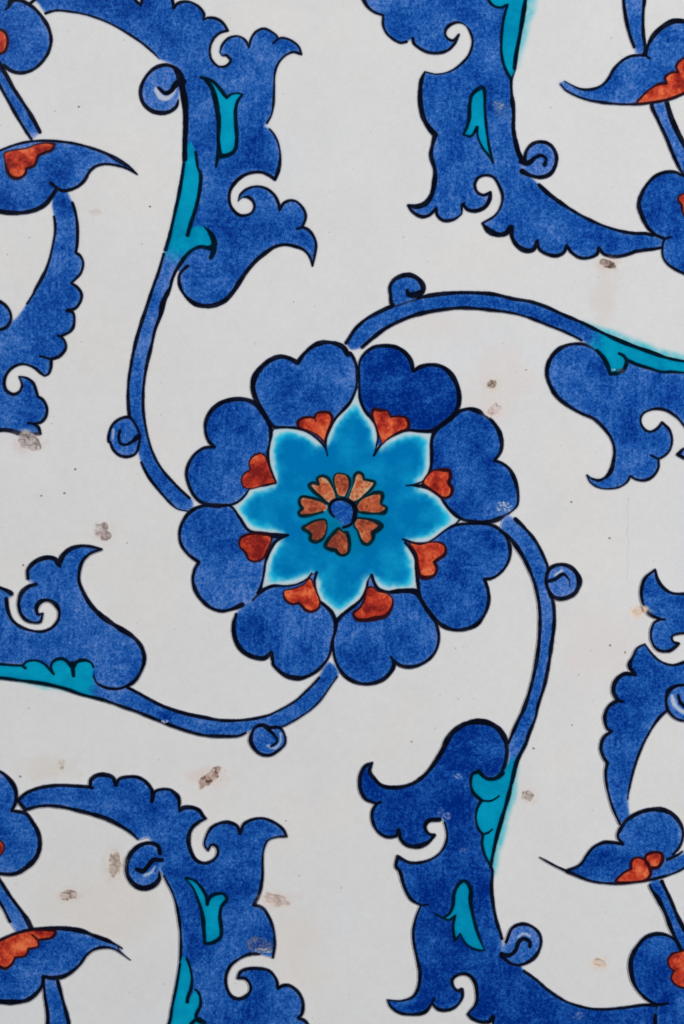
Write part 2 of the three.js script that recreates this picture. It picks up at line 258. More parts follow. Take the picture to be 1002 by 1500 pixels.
// --- the rosette in the middle
add('star', 'rosette', 'star', 'star', 0, `@. w3 402 627* 420 626 437 628 452 634 467 645 477 657* 477.6 642 483 627 492 612 506 597 513 588 521 572 525 566* 527.5 585 535 602 545 613.5 551 626 553.7 640 549 664* 557 652 567 643 582 635 597 630 617 631.5 634 631* 632 645 632 665 631 684.6 623.5 702 604 711* 632 718 646 729 650 735 660 747.5 674 760* 665 770 650 778.6 637 788.6 625 795 610 796 593 791* 600 802 608.5 817 610 835 612 855 613 867* 608.5 867 590 865.5 567 867 553.6 862 547 852 544 843* 538.7 852 536 865 527.4 880 512.5 892 500 902 491 908* 486 897 474.5 886 467 880 462 865 461 850 463 839* 449.6 848.5 434.6 856 419.7 858.5 399.7 858.5 383 866* 383.5 855 387 835 388.5 825 394.7 807 404.7 792 422 784* 404.7 783 384.7 781 365 777 351 759 337 741* 347 736 358.6 726 367 714.6 389.7 711 404 707* 394.7 682 392 665 394.7 650 396.7 635`);
add('petal1', 'rosette', 'petal', 'cobalt', 0.0, `@m w7 705 165* 650 138 610 130 560 142 500 185 w8 455 245 442 310 458 375 492 450 540 520 w6 572 546* w4 640 545 710 552 770 575 w3 830 620 866 660* w3.5 872 610 895 550 930 490 w5 985 430 @n w5 12 395 44 320 w6 55 240 42 165 10 110 @m w8 1000 115 w7 975 78 930 54 860 46 800 66 748 108`, ['@m w3 866 660 w2.5 876 690 880 712']);
add('petal2', 'rosette', 'petal', 'cobalt', 0.0, `@m w5 215 660* 180 620 163 560 170 500 w6 205 440 260 400 340 380 410 385 w7 460 410 505 465 540 530 548 580 w4 540 640 530 700 540 770 575 870* w3 520 885 430 900 395 945 350 985 300 998 w5 230 998 150 990 100 950 65 880 w6 52 820 70 750 w5 110 695 160 665`);
add('petal3', 'rosette', 'petal', 'cobalt', 0.38, `@n w5 380 215* w6 370 160 330 105 280 75 w7 215 66 150 75 100 110 w4 70 150 62 200 65 300 70 380 w6 100 450 140 495 w3 165 545 175 600 165 650* w0 190 650* w3 230 615 290 580 w5 350 562 430 568 w6 490 565 550 530 610 480 w8 645 420 650 350 w7 635 290 600 230 w6 550 190 490 178 430 188`, ['@n w4 190 650 165 685 150 710']);
add('petal4', 'rosette', 'petal', 'cobalt', 0.1, `@n w5 858 740* w6 893 690 900 630 880 560 w5 835 500 w3 800 478* w7 770 455 710 437 650 450* w6 600 495 w5 520 560 490 620 490 700 485 780 w4 455 850 430 885* w3.5 490 915 545 960 @p w5 600 20 640 70 700 118 w6 770 138 840 142 920 122 w3 1000 75 @n w4 992 1000 w5 995 930 w6 980 860 945 790 900 755`, ['@n w3.5 430 885 385 884 w2 340 887']);
add('petal5', 'rosette', 'petal', 'cobalt', 0.06, `@p w5 840 475* 860 540 865 600 845 670 w6 800 735 740 765 660 772 590 745 540 700 490 630 w5 460 570 450 500 440 420 w6 435 350 w4 400 290 375 260* w0 380 245* w3 440 265 500 262 550 235 600 195 w5 660 160 720 150 w4 850 150 w5 910 170 960 215 985 270 990 330 w4 970 390 930 440 880 470`, ['@p w2.5 440 265 390 252 360 240']);
add('petal6', 'rosette', 'petal', 'cobalt', 0.04, `@v w6 370 45* w5 352 140 355 225 380 305 w6 430 368 500 403 560 408 640 385 690 338 710 290 w3 690 248* w5 725 288 780 308 w6 850 300 w5 920 258 960 200 972 125 955 50 @p 550 720 500 655 460 590* w9 435 550 w6 360 543 270 550 w5 215 530 w4 190 490 178 450* w0 165 480 w3 155 490* w4 145 540 110 600 w6 50 650 0 690`);
add('petal7', 'rosette', 'petal', 'cobalt', 0.04, `@o w6 385 680* w7 370 740 375 810 400 870 440 910 500 935 550 938 590 905* w5 600 960 @u 800 290 840 335 w7 890 365 950 375 @v w6 160 375 w5 230 350 290 300 330 240 348 150 @o 965 780 965 720 w6 945 670 900 625 w5 870 600 w4 850 540 845 480 858 435* w0 840 450 w3 828 440* 800 475 740 505 680 515 w5 600 515 540 540 480 595* w0 440 610`);
add('petal8', 'rosette', 'petal', 'cobalt', 0.0, `@o w5 190 45 w6 120 75 75 130 w5 52 200 62 270 100 325 165 375* w6 140 420 130 480 150 550 190 605 240 645 300 662 360 650 w7 420 625* w0 470 600* w4 510 555 535 500 550 420 555 380 w5 580 310 620 250 w3 690 215* w5 620 212 w4 540 205 460 190 405 115 350 45 w7 280 48`, ['@o w6 600 225 w8 630 220 w3 690 216']);
add('red1', 'rosette', 'red_bud', 'red', -0.04, `@m w4 705 520 725 495 770 485 805 490* 815 465 850 455 890 460 908 490 900 530 w2.5 880 570 862 635* w3 830 600 780 570 715 545`, ['@m w2 805 490 812 510']);
add('red2', 'rosette', 'red_bud', 'red', 0.22, `@m w3 450 710 w2 490 698 515 715 528 750 545 800 578 872* 520 880 430 905 390 895 375 850 w2.5 400 810 425 795 420 750`);
add('red3', 'rosette', 'red_bud', 'red', 0.0, `@n w5 140 460 150 440 w6 190 445 w3 230 450 250 485* w4 290 480 340 490 w5 355 520 350 550 w2 290 575 235 610 200 645* 180 590 160 530`);
add('red4', 'rosette', 'red_bud', 'red', -0.02, `@n w3 440 870 480 810 510 795 w5 560 795 595 800 600 840* 590 870 610 905 600 945 560 960 w4 520 935 470 900`);
add('red5', 'rosette', 'red_bud', 'red', -0.12, `@p w2 400 262 460 270 520 258 w4 580 260 610 285 w5 605 330 570 355 545 375* w4 560 410 545 450 w6 510 465 465 460 w4 450 400 440 330`);
add('red6', 'rosette', 'red_bud', 'red', 0.26, `@p w2 180 520 215 545 270 560 300 590 w4 295 640 w6 260 690 200 705 w7 140 715 90 710 w5 70 675 w3 110 640 135 590 150 530`);
add('red7', 'rosette', 'red_bud', 'red', -0.08, `@o w2 665 545 720 530 780 505 820 470 w3 840 510 860 560 875 600 w4 870 640 830 665 790 655 765 625 750 615* 710 620 670 590`);
add('red8', 'rosette', 'red_bud', 'red', 0.1, `@o w4 410 235 460 210 530 207 590 225 w2 590 250 w4 570 300 545 350 500 370 460 360 440 320 w3 405 280`);
const FLORETS = [
  [0.0, 'w3 405 180 430 140 470 140 510 150 w6 540 185 545 240 w4 525 300 505 345* 470 340 440 330 415 260'],
  [-0.16, 'w6 590 150 620 130 655 150 665 190* w5 720 200 760 215 w6 740 260 680 320 w4 620 370 570 395* w3 530 375 540 320 570 240'],
  [0.0, 'w5 640 360 700 330 w8 760 305 820 310 825 350* w5 815 400 860 435 w8 840 475 w5 760 485 680 480 w3 620 470* 600 420'],
  [0.05, 'w4 600 530 680 530 w6 760 550 w9 815 590 w8 790 620 745 650* w6 745 700 700 750 660 740 w4 630 690 610 630 580 590'],
  [0.2, 'w6 450 615 w8 400 660 350 720 w9 335 770 380 795 420 800* w6 450 835 490 845 530 820 w8 540 760 535 700 520 650* w3 480 640'],
  [0.36, 'w4 330 540 250 545 180 580 w6 140 610 180 640 205 665* 205 710 245 730 w5 300 710 w3 335 660 345 580'],
  [0.04, 'w5 340 400 270 365 190 345 130 340 w6 108 375 115 410 135 440* 105 475 115 500 160 505 w4 240 490 310 470* w0 345 450'],
  [-0.16, 'w5 360 400 300 350 w6 230 290 195 240 225 220 270 230* w5 265 180 w6 310 160 355 180 w4 390 240 420 310 430 370* w2 400 400'],
];
FLORETS.forEach(([tone, p], k) => add('floret' + k, 'rosette', 'small_petal', 'orange', tone, '@q ' + p.replace(/w([\d.]+)/g, (_, v) => 'w' + (v * 0.82).toFixed(2))));
add('disc', 'rosette', 'center_disc', 'cobalt', 0.1, `@q w6 375 470 370 420 395 380 450 360 w6.5 520 370 575 410 590 470 580 530 w4.5 550 580 490 605* w0 470 560 w3 410 515`);
// --- lower right
add('leafG', null, 'leaf', 'cobalt', 0.25, `@x w6 865 410* 885 340 w8 893 270 880 210 840 150 780 115 710 108 650 120 590 155 550 200 510 280 w6 460 360 400 430 330 475 240 495 160 485 110 440 85 400 w4 100 350* w6 60 370 30 430 30 500 w5 60 560 125 590* 100 640 105 700 135 755 w6 190 785 245 775 w7 255 745* w6 270 800 w7 310 835 370 840 w6 430 815 465 775* w5 430 765 410 725 w6 430 690 495 683* w0 510 670* w3 525 700 540 780 w4 525 840 480 895 400 932 w4.5 320 935 250 900* w5 240 960 @y 140 100 170 200 210 270 w3 265 305* w4 240 370 222 450 225 530 w5 245 620 260 700 250 790 220 840 w3 150 865 70 860* w5 90 900 140 935 220 945 290 930 330 880* 370 915 430 918 480 890 510 840 w6 505 800* w5 480 805 455 780 w6 450 740 490 710 540 710 580 750 w5 595 820 590 880 w3 555 925 540 945* w7 570 970 620 990 670 985 690 960* w4 690 1000 720 1060 800 1080 @B w5 0 1100 100 1120 180 1080* 230 1130 330 1140 400 1080* 450 1130 560 1140 650 1070* 720 1090 800 1060 830 1000 w6 850 890* w4 760 890 650 905 520 915 420 905 300 865 w5 200 800 130 740 60 690* w0 @y 850 660* 740 590* w5 740 500 710 400 690 300 680 200 685 100 @x 795 955* w0 790 920 745 830 750 770 708 680 740 570 690 520 678 460 725 400* 770 440 820 442`, ['@y w3 265 305 310 300', '@x w5 125 590 150 580', '@y w4 330 880 345 850']);
add('stemG', null, 'stem', 'cobalt', -0.03, `@w w6 335 152* 385 192 432 252 480 332 w5 522 430 548 520 562 620 562 740 @z w5 145 520 w6 130 620 103 740 58 880 @x w5 960 95 900 232* w0 905 300 880 400 800 440* 690 420 680 500 730 575 700 680 750 780 800 960* w6 812 870 832 780 860 680 890 580 920 460 950 340 1000 240 @A w6 90 100 w5 130 0 @z w5 142 860 180 740 w6 205 620 222 500 w5 236 400 238 300 225 225 @w w5 625 535 w4 605 450 612 380 w5 580 290 530 200 470 130 w7 420 82* w0 370 60 340 100`);
add('turqG', 'leafG', 'turquoise_patch', 'turquoise', 0, `@x w0 905 330* 890 370 w6 865 410 820 442 770 440 w7 725 400* w5 690 415 678 460 690 520 740 570* w4 715 620 708 680 725 740 750 770* w5 745 830 765 900 795 955* w0 812 870 832 780 860 680 890 580 920 460 945 350 960 300`, ['@x w3 740 572 800 572 w2 845 545', '@x w3 750 770 780 760 w2 805 740', '@x w6 795 960 812 870 832 780 860 680 890 580 920 460 950 340 w5 1000 240'], { fade: '@x 935 260 900 390' });
add('turqG2', 'leafG', 'turquoise_patch', 'turquoise', 0, `@y w5 520 160 w6 480 190 460 240 455 300 w5 435 350 395 380* w4 430 390 468 365* 455 430 465 510* w2 490 480 495 470* w4 530 530 590 565 w2 640 570* w5 600 470 575 380 w7 558 290 555 200`, ['@y w4 395 380 w3 350 355']);
add('curlG', 'leafG', 'curl', 'cobalt', -0.02, `@y w5 765 520 800 440 850 415 910 425 960 470 970 530 940 600 890 640 830 655 770 630 w6 740 590* w0 745 545`, ['@y w8 745 600 w7 790 595 820 570 w6 840 520 870 500 905 520 905 545'], { white: ['@y w3 835 490 870 470 905 485'] });
add('curlW', 'stemG', 'curl', 'cobalt', -0.18, `@w w6 610 390 640 360 690 348 w7 745 365 785 410 795 455 770 515 730 540 w6 680 550 640 535 610 490 600 455`, ['@w w6 608 448 650 435 w5 700 405 w2 735 440 w1 740 480'], { white: ['@w w5 655 410 690 385'] });
add('leafF', null, 'leaf', 'cobalt', 0.06, `@z w3 830 58* w5 770 110 750 180 w4 752 230 770 280 w5 800 320 860 348* w4 825 370 805 430 815 490 w5 850 530 910 535 945 515 968 492* w4 935 480 930 450 960 435 1002 430 1080 420 1150 450 1100 550 1002 600 930 618 860 595 810 550 w3 770 495* w4 725 520 700 570 w7 680 620 w5 715 675* w6 650 670 600 710 585 770 610 825* w5 560 860 w7 535 920 w6 550 990 @A w6 575 85* w5 530 120 w6 512 180 525 230 550 270* w4 540 330 550 420 580 530 625 630* w0 680 590* w3 670 480 690 370 w4 720 260 770 140 850 10 @z 900 885* w0 920 850 1002 780 1100 700 1300 600 1300 200 w4 1100 190 w6 1002 200 w5 930 195 880 165 845 115`, ['@z w4 860 348 885 350', '@z w4 610 825 640 832']);
add('curlF', 'leafF', 'curl', 'cobalt', -0.06, `@z w5 1060 735 1000 735 950 742 w7 910 770 w4 895 820 w5 905 880 950 930 1000 945 1100 940 1150 840`, ['@z w6 1010 868 978 835 w4 965 795'], { white: ['@z w7 930 800 945 850 990 890 1040 900'] });
add('stemF', null, 'stem', 'cobalt', 0.1, `@B w5 800 185 w7 850 270 890 350 920 430 w6 950 500 985 572* w0 1080 620* w6 1002 450 960 365 920 270 870 165* w0 830 150`);
add('flowerF', null, 'flower', 'cobalt', 0.04, `@A w6 625 660* w5 660 610 w7 730 565 w6 800 545 w7 870 545 930 570 980 630 w5 995 690 975 760 w3 935 808* w0 990 800 1040 770* 1080 800* w4 1002 885 920 925 830 950 700 972 580 978 460 965 w5 380 935 310 905* w4 390 868 430 812 470 765 w6 530 737 580 737 w5 640 745* w4 610 700`, ['@A w4 315 907 240 872 w2 155 825', '@A w4 900 838 960 812 w3 990 790'], { white: ['@A w1.5 890 842 950 822 1010 798'] });
add('redF', 'flowerF', 'red_bud', 'red', -0.04, `@A w3 600 965 640 920 w4 690 890* 690 850 720 825 770 835* 780 810 820 795 865 800 w5 875 830 850 880 800 890* w4 805 920 780 955 w3 700 968`, ['@A w4 770 835 800 885']);
add('flowerB', null, 'flower', 'cobalt', 0.14, `@B w6 985 572* w5 950 510 900 480 w6 840 472 780 490 730 540 w7 690 620 690 700 w5 715 780 770 845 w4 840 885 905 880* w0 850 890* w6 832 950 835 1020 870 1090 960 1160 1100 1200 1300 1150 1350 900 1250 620`);
add('redB', 'flowerB', 'red_bud', 'red', 0.16, `@B w2 1040 570 985 575 w3 930 590 905 625 915 665 940 690* 925 730 950 770 1002 790 1080 800 1120 680`);
// --- left middle
add('leafH', null, 'leaf', 'cobalt', 0.06, `@s w5 595 660* 540 645 480 640 w6 420 655 375 690 w9 345 745* w6 320 715 w7 265 710 205 735 w6 165 780 165 830* w0 180 850* w6 210 865* 165 880 125 920 110 980 @t w6 110 140 120 190 150 230 w5 190 247 235 245 w4 252 195* w6 225 200 w7 215 160 240 125 w5 280 117 w6 320 135 348 180 342 232 w5 305 278 250 300 w4 190 296 w5 120 272 72 232 w6 48 180 38 110* w0 55 100* w7 65 78 w5 0 42 -60 10 -140 60 -300 40 -400 200* w0 -400 575 0 572 250 605 400 640 540 670* 548 575* w4 590 618 650 636 715 632 w5 780 600 825 540 w6 848 460 w7 830 390 785 335 w8 700 280 600 212 w6 530 140 485 60 @s w6 465 850 w5 465 800 485 730 530 685`, ['@s w6 345 745 352 760']);
add('stemH', null, 'stem', 'cobalt', -0.01, `@t w5 -400 560 0 572 100 585 250 605 380 635 480 670 600 700 700 735 800 770 w4.5 900 810 1000 850 @u w4.5 300 685 w5 400 710 500 715 w4 600 712 640 695* w0 680 680 780 665* w3 850 660 930 620 1000 575 @v w3 220 560 280 500 330 430 375 365* w0 380 330 330 280 300 310* w3 270 370 w3.5 200 445 120 515 w4 0 580 @u w4.5 780 590 700 610 600 622 w5 500 622 400 605 280 580 160 540 @t w5 880 700 800 655 750 630* w0 650 640 590 618 548 575 500 540 -400 500`, ['@t w3 548 560 570 603 w4 612 627 660 637 715 633 w5 780 600']);
add('turqH', 'leafH', 'turquoise_patch', 'turquoise', 0, `@t w0 -400 500 w3.5 0 492 70 498 130 500* w4 165 475 210 470 260 490 310 545* 300 500 w5 330 465 380 465 430 520* 450 480 490 468 w3 530 480 548 510 w0 545 570 580 640 560 690* 400 640 250 605 100 585 0 572 -400 560`, ['@t w4 130 500 150 515', '@t w4 300 500 300 520 316 550', '@t w8 425 490 w6 432 560', '@t w5 -400 560 0 572 100 585 250 605 380 635 480 670 600 700'], { fade: '@t 585 640 505 610' });
add('curlH', 'stemH', 'curl', 'cobalt', -0.12, `@u w5 680 690 w6 670 740 690 785 w5 730 820 785 825 830 800 870 760 w4 870 710 w5 840 665 780 665* 740 650 700 660`, ['@u w5 745 650 780 680 w4 810 710 825 745 w3 790 775'], { white: ['@u w3 770 770 810 785 w3 845 745 845 700'] });
// --- lower left
add('flowerBL', null, 'flower', 'cobalt', 0.04, `@C w5 -60 265 0 280 w6 50 320 85 370 w5 97 420 90 470 70 510* 100 515 150 525 190 575 w7 225 640 235 710 215 780 160 840 w6 90 880 0 880 -100 860 -250 800 -330 600 -280 380 -160 280`);
add('redBL', 'flowerBL', 'red_bud', 'red', 0.25, `@C w2 -40 680 0 685 20 705 25 735 10 765 -10 775 -60 780`);
add('leafI', null, 'leaf', 'cobalt', 0.1, `@C w5 105 450* 160 405 240 375 340 362 440 365 530 372* 535 330 570 303 w6 620 300 665 318 680 360* w5 700 325 750 312 w6 810 315 860 345 895 400 892 455* w5 910 400 950 385 1002 388 @D w6 290 115 325 150 w3 332 235* w6 350 215 400 210 w7 450 230 470 260 w4 488 275* w6 440 300 w7 400 340 385 400 w6 400 470 430 520 w4 480 538 w5 530 520 558 480 550 440 w4 520 430 w3 500 465* w4 480 430 490 380 w5 520 330 570 303 620 298 670 320 688 365* 710 310 760 282 820 275 w4 890 300 940 340 960 380* w3 900 385 850 405 830 445 w4.5 820 510 w5 820 600 810 680 795 730 770 782* w4 820 800 860 860 885 930 @F w4 688 470 690 540 680 610* w0 660 605* w4 600 590 w5 540 592 480 620 430 660 w6 405 720 410 790 440 840 490 852 w5 540 820 550 780 520 735 475 730* 490 695 530 678 600 675 660 690 700 740 710 790* 740 775 775 775 825 810 855 870 850 940 830 965* 870 985 900 1040 910 1110 880 1180* 850 1130 790 1080 720 1060 640 1080 560 1140 500 1230 440 1320 360 1400 260 1400 150 1330 120 1240 150 1190* w0 60 1150 w5 0 1120* 40 1060 75 990 90 900 115 780 w4 135 650 140 500 125 350 w3 95 240 40 130* w0 10 80 -40 -40* @C 880 670 w2 812 680* w6 770 640 700 595 620 555 540 530 w5 440 505 w4.5 340 485 240 483 w5 150 505*`, ['@C w4 530 372 545 376']);
add('turqI1', 'leafI', 'turquoise_patch', 'turquoise', 0, `@D w4 370 625 w5 420 640 460 680 490 735 495 780* 510 740 540 720 w4 590 718 w6 610 750 580 790 570 850 578 920 @F w6 370 495 310 528 280 525* 275 440 265 350 w4 240 270 210 200 w2 180 160`, ['@D w4 590 718 612 735']);
add('turqI2', 'leafI', 'turquoise_patch', 'turquoise', 0, `@F w0 150 600* w4 175 620 195 670 w5 205 730 200 790 180 850 178 870* w0 200 840 w3 225 800 w4 250 830 w5 255 890 230 950 240 980 w3 280 1000* w0 240 1050 100 1100 30 1080* 75 990 90 900 115 780 135 650`, ['@F w5 200 1000 240 970 280 990', '@F w4 30 1080 75 990 90 900 115 780 135 650']);
add('curlI', 'leafI', 'curl', 'cobalt', -0.08, `@C w8 940 760 930 720 w7 880 700 820 715 770 760 745 820 750 890 790 945 840 965 900 950 w8 935 910 w3 935 870* w0 955 820 960 790`, ['@C w8 950 800 900 800 w7 870 835 w8 840 865 w6 805 855'], { white: ['@C w4 850 890 890 870 w3 910 840'] });
add('stemBL', null, 'stem', 'cobalt', -0.07, `@E w5 -60 60 0 155 w6 50 235 120 330 w7 155 380 185 440* w0 100 465* w5 60 400 20 320 -40 220`);
add('stemBL2', null, 'stem', 'cobalt', 0.04, `@E w5 255 740* 265 840 280 940 280 1010 260 1150 200 1300* w0 420 1300* w5 420 1150 405 1000 375 880 340 750* w0 300 710`);
add('flowerBL2', null, 'flower', 'cobalt', 0.04, `@E w5 -150 620 -80 540 0 510 90 470 180 448 w6 280 440 380 440 w7 480 455 560 485 w6 640 515 w3 690 540* w1 705 570 w2 765 625* w3 720 590 670 560 w4 610 550 w5 550 565 510 595 w6 470 650 420 695 370 722 310 730 255 722* 250 770 220 815 w7 160 860 80 872 0 868 w5 -120 840`, ['@E w3 690 540 715 556']);
add('redBL2', 'flowerBL2', 'red_bud', 'red', -0.04, `@E w2 -60 540 0 515 80 480 170 455 w3 260 450 w4 325 458 310 490 225 508* w3 225 545 w4 170 560* 150 600 90 610* w5 70 650 30 675 0 665 w3 -60 660`, ['@E w3 190 478 225 508']);


// ---------------------------------------------------------------- paint every piece and take its outline for the mesh
const blueBleed = (m, a) => {    // cobalt that ran a little into the glaze round its outline
  const b = m.blurred(2.5);
  for (let y = 0; y < m.h; y++) for (let x = 0; x < m.w; x++) {
    const q = y * m.w + x, v = b.v[q] * (1 - m.v[q]); if (v < 0.01) continue;
    const gx = m.x0 + x, gy = m.y0 + y;
    blend(gy * TW + gx, 0.42, 0.47, 0.68, v * a * (0.3 + 1.3 * vnoise(gx / 18, gy / 18, 92)));
  }
};
for (const it of ITEMS) {
  const poly = flatten(parse(it.path), true), lines = it.lines.map(l => flatten(parse(l), false));
  const white = (it.white || []).map(l => flatten(parse(l), false));
  const all = [...poly, ...lines.flat()];
  const m = new Mask(...boxOf(all, 14)).fill(poly);
  const edge = m.blurred(it.kind === 'red' || it.kind === 'orange' ? 3 : it.kind === 'star' ? 18 : 6);
  const shape = it.kind === 'star' ? m.blurred(11) : m.blurred(1);
  if (it.kind === 'cobalt') blueBleed(m, 0.55);
  let fx = 0, fy = 0, fl = 0;
  if (it.fade) { const f = parse(it.fade); fx = f[1].x - f[0].x; fy = f[1].y - f[0].y; fl = fx * fx + fy * fy; it.f0 = f[0]; }
  for (let y = 0; y < m.h; y++) for (let x = 0; x < m.w; x++) {
    const q = y * m.w + x, gx = m.x0 + x, gy = m.y0 + y, X = gx / K - MARGIN, Y = gy / K - MARGIN;
    let a = shape.v[q]; if (a < 0.004) continue;
    const e = clamp((1 - edge.v[q]) * 2);
    if (it.kind === 'star') {
      // turquoise wash that stops short of the drawn line and thins out to the white glaze
      const nn = (vnoise(X / 6, Y / 6, 101) - 0.5) * 0.16;
      const deep = sstep(0.62, 0.98, edge.v[q] + nn * 0.5), t = sstep(0.68, 0.97, shape.v[q] + nn * 0.6);
      const f3 = fbm(X / 30, Y / 30, 103) - 0.5, f1 = vnoise(X / 2, Y / 2, 61) - 0.5;
      const cc = mix(C(24, 176, 212), C(0, 108, 168), clamp(deep * 0.9 + f3 * 0.9 + f1 * 0.15 - 0.02));
      const green = sstep(75, 40, Math.hypot(X - 505, Y - 750)) * (0.25 + 0.5 * vnoise(X / 12, Y / 12, 107));
      blend(gy * TW + gx, ...mix(C(176, 198, 206), mix(cc, C(0, 112, 136), green), t), clamp(m.v[q]));
      hgt[gy * TW + gx] += 0.1 * t;
      continue;
    }
    if (it.fade) a *= sstep(0, 1, clamp(((X - it.f0.x) * fx + (Y - it.f0.y) * fy) / fl + (vnoise(X / 7, Y / 7, 99) - 0.5) * 0.3));
    const c = pigment(it.kind, X, Y, e, it.tone, a);
    blend(gy * TW + gx, c[0], c[1], c[2], clamp(a * 1.02));
    hgt[gy * TW + gx] += (it.kind === 'red' ? 0.5 : 0.12) * a;
  }
  if (white.length) {
    const wm = new Mask(...boxOf(white.flat(), 8)); for (const l of white) wm.stroke(l, 4, 9);
    for (let y = 0; y < wm.h; y++) for (let x = 0; x < wm.w; x++) blend((wm.y0 + y) * TW + wm.x0 + x, 0.74, 0.75, 0.80, wm.v[y * wm.w + x] * 0.85);
  }
  const st = new Mask(m.x0, m.y0, m.x1, m.y1).stroke(poly, 1.6); for (const l of lines) st.stroke(l, 1.6);
  const halo = st.blurred(1.5);
  const ink = INK[it.kind];
  for (let y = 0; y < m.h; y++) for (let x = 0; x < m.w; x++) {
    const q = y * m.w + x, gx = m.x0 + x, gy = m.y0 + y, v = st.v[q]; if (v < 0.01 && halo.v[q] < 0.02) continue;
    const i = gy * TW + gx;
    blend(i, ink[0] * 1.6 + 0.04, ink[1] * 1.6 + 0.05, ink[2] * 1.6 + 0.1, halo.v[q] * 0.2);
    const den = clamp(0.93 + 0.16 * (vnoise(gx / 9, gy / 9, 111) - 0.4) + 0.1 * (hash(gx, gy, 112) - 0.5));
    blend(i, ink[0], ink[1], ink[2], v * den);
    hgt[i] += 0.12 * v;
  }
  // outline for the mesh: the pigment with its drawn lines
  const both = new Mask(m.x0, m.y0, m.x1, m.y1);
  for (let q = 0; q < both.v.length; q++) both.v[q] = Math.max(m.v[q], st.v[q]);
  it.mask = both.blurred(1);
}
// turquoise glaze that ran over the drawn line
for (const [path, w, a] of [
  ['@i w20 92 -80 w20 84 40 w15 66 150 w9 48 250 w4 32 330 w2 20 390', 5, 0.62], ['@l w2 420 128 w8 500 170 w13 600 212 w14 720 262 w12 850 306 w10 1002 342 1100 350', 4, 0.62],
  ['@x w3 955 375 w9 925 480 w15 895 600 w15 868 700 w13 840 800 w12 820 900 w8 808 1000', 4, 0.62], ['@y w9 697 0 w6 694 60 w2 690 120', 3, 0.5],
  ['@c w2 985 640 w5 960 720 w2 935 780', 3, 0.25], ['@t w2 100 590 w7 200 610 w8 300 628 w4 420 650', 3, 0.35], ['@A w2 5 340 w8 8 420 w6 4 500', 3, 0.3],
]) {
  const line = flatten(parse(path), false); 
  const m = new Mask(...boxOf(line, 34)); m.stroke(line, w, 21);
  const b = m.blurred(w * 0.7);
  for (let y = 0; y < m.h; y++) for (let x = 0; x < m.w; x++) {
    const v = b.v[y * m.w + x] * a; if (v < 0.004) continue;
    const i = (m.y0 + y) * TW + m.x0 + x, lum = col[i * 3] ; // tints the pale glaze and leaves dark ink alone
    blend(i, 0.10, 0.66, 0.74, v * sstep(0.3, 0.7, lum) * (0.35 + 1.1 * fbm((m.x0 + x) / 11, (m.y0 + y) / 11, 131)));
  }
}
// worn places where pigment flaked off
function worn(px, py, rx, ry, rgb, a, seed) {
  const R = Math.max(rx, ry) * 1.5;
  for (let y = Math.floor(ty(py - R)); y < ty(py + R); y++) for (let x = Math.floor(tx(px - R)); x < tx(px + R); x++) {
    const X = x / K - MARGIN, Y = y / K - MARGIN, d = Math.hypot((X - px) / rx, (Y - py) / ry) + (fbm(X / 8, Y / 8, seed) - 0.5) * 0.8;
    const g = sstep(0.40, 0.62, vnoise(X / 2.2, Y / 1.7, seed + 3) * 0.6 + fbm(X / 5, Y / 4, seed + 4) * 0.4);
    const v = sstep(1.05, 0.7, d) * a * (0.25 + 0.75 * g); if (v > 0) { blend(y * TW + x, rgb[0] * (0.8 + 0.35 * hash(x, y, seed)), rgb[1] * (0.8 + 0.35 * hash(x, y, seed)), rgb[2] * (0.8 + 0.35 * hash(x, y, seed)), clamp(v)); hgt[y * TW + x] -= 0.8 * v; }
  }
}
worn(378, 1384, 23, 13, C(104, 104, 128), 0.9, 201); worn(384, 1392, 17, 4, C(166, 166, 172), 0.85, 221); worn(731, 154, 9, 8, C(150, 150, 160), 0.9, 202); worn(733, 162, 14, 14, C(92, 116, 160), 0.4, 203);
worn(738, 742, 14, 8, C(178, 182, 200), 0.85, 204); worn(671, 1137, 6, 5, C(150, 160, 190), 0.8, 205); worn(655, 1194, 9, 6, C(120, 135, 180), 0.7, 206); worn(645, 1190, 5, 8, C(130, 150, 190), 0.6, 207);
worn(241, 1056, 5, 3, C(160, 170, 200), 0.9, 208); worn(848, 1487, 9, 7, C(120, 130, 170), 0.7, 209); worn(898, 541, 4, 2, C(200, 205, 210), 0.9, 210); worn(908, 543, 8, 4, C(70, 60, 66), 0.8, 211); worn(678, 1245, 8, 7, C(110, 130, 180), 0.5, 212);

// chips in the glaze: [x, y, half length, half width, turn, crust colour, edge stain colour]
const CHIPS = [
  [44, 648, 19, 13, 0.3, C(150, 140, 138), C(196, 178, 176)], [149, 779, 14, 12, 0.9, C(156, 142, 140), C(198, 190, 184)],
  [890, 387, 14, 6, 0.2, C(112, 92, 84), C(196, 172, 160)], [720, 562, 8, 6, -0.3, C(136, 116, 100), C(204, 184, 170)],
  [724, 601, 12, 7, -0.7, C(178, 156, 154), C(208, 190, 186)], [772, 1166, 10, 8, 0.1, C(158, 144, 136), C(196, 186, 180)],
  [936, 895, 11, 7, -0.4, C(200, 168, 140), C(212, 190, 170)], [307, 1138, 23, 9, -0.75, C(140, 112, 98), C(204, 180, 168)],
  [168, 1266, 12, 19, 0.1, C(168, 152, 138), C(196, 184, 172)], [100, 1311, 13, 8, 0.05, C(160, 138, 130), C(198, 180, 172)],
  [406, 1319, 25, 9, 0.3, C(178, 158, 148), C(200, 186, 178)], [878, 1411, 10, 8, 0.3, C(192, 160, 130), C(208, 190, 172)],
];
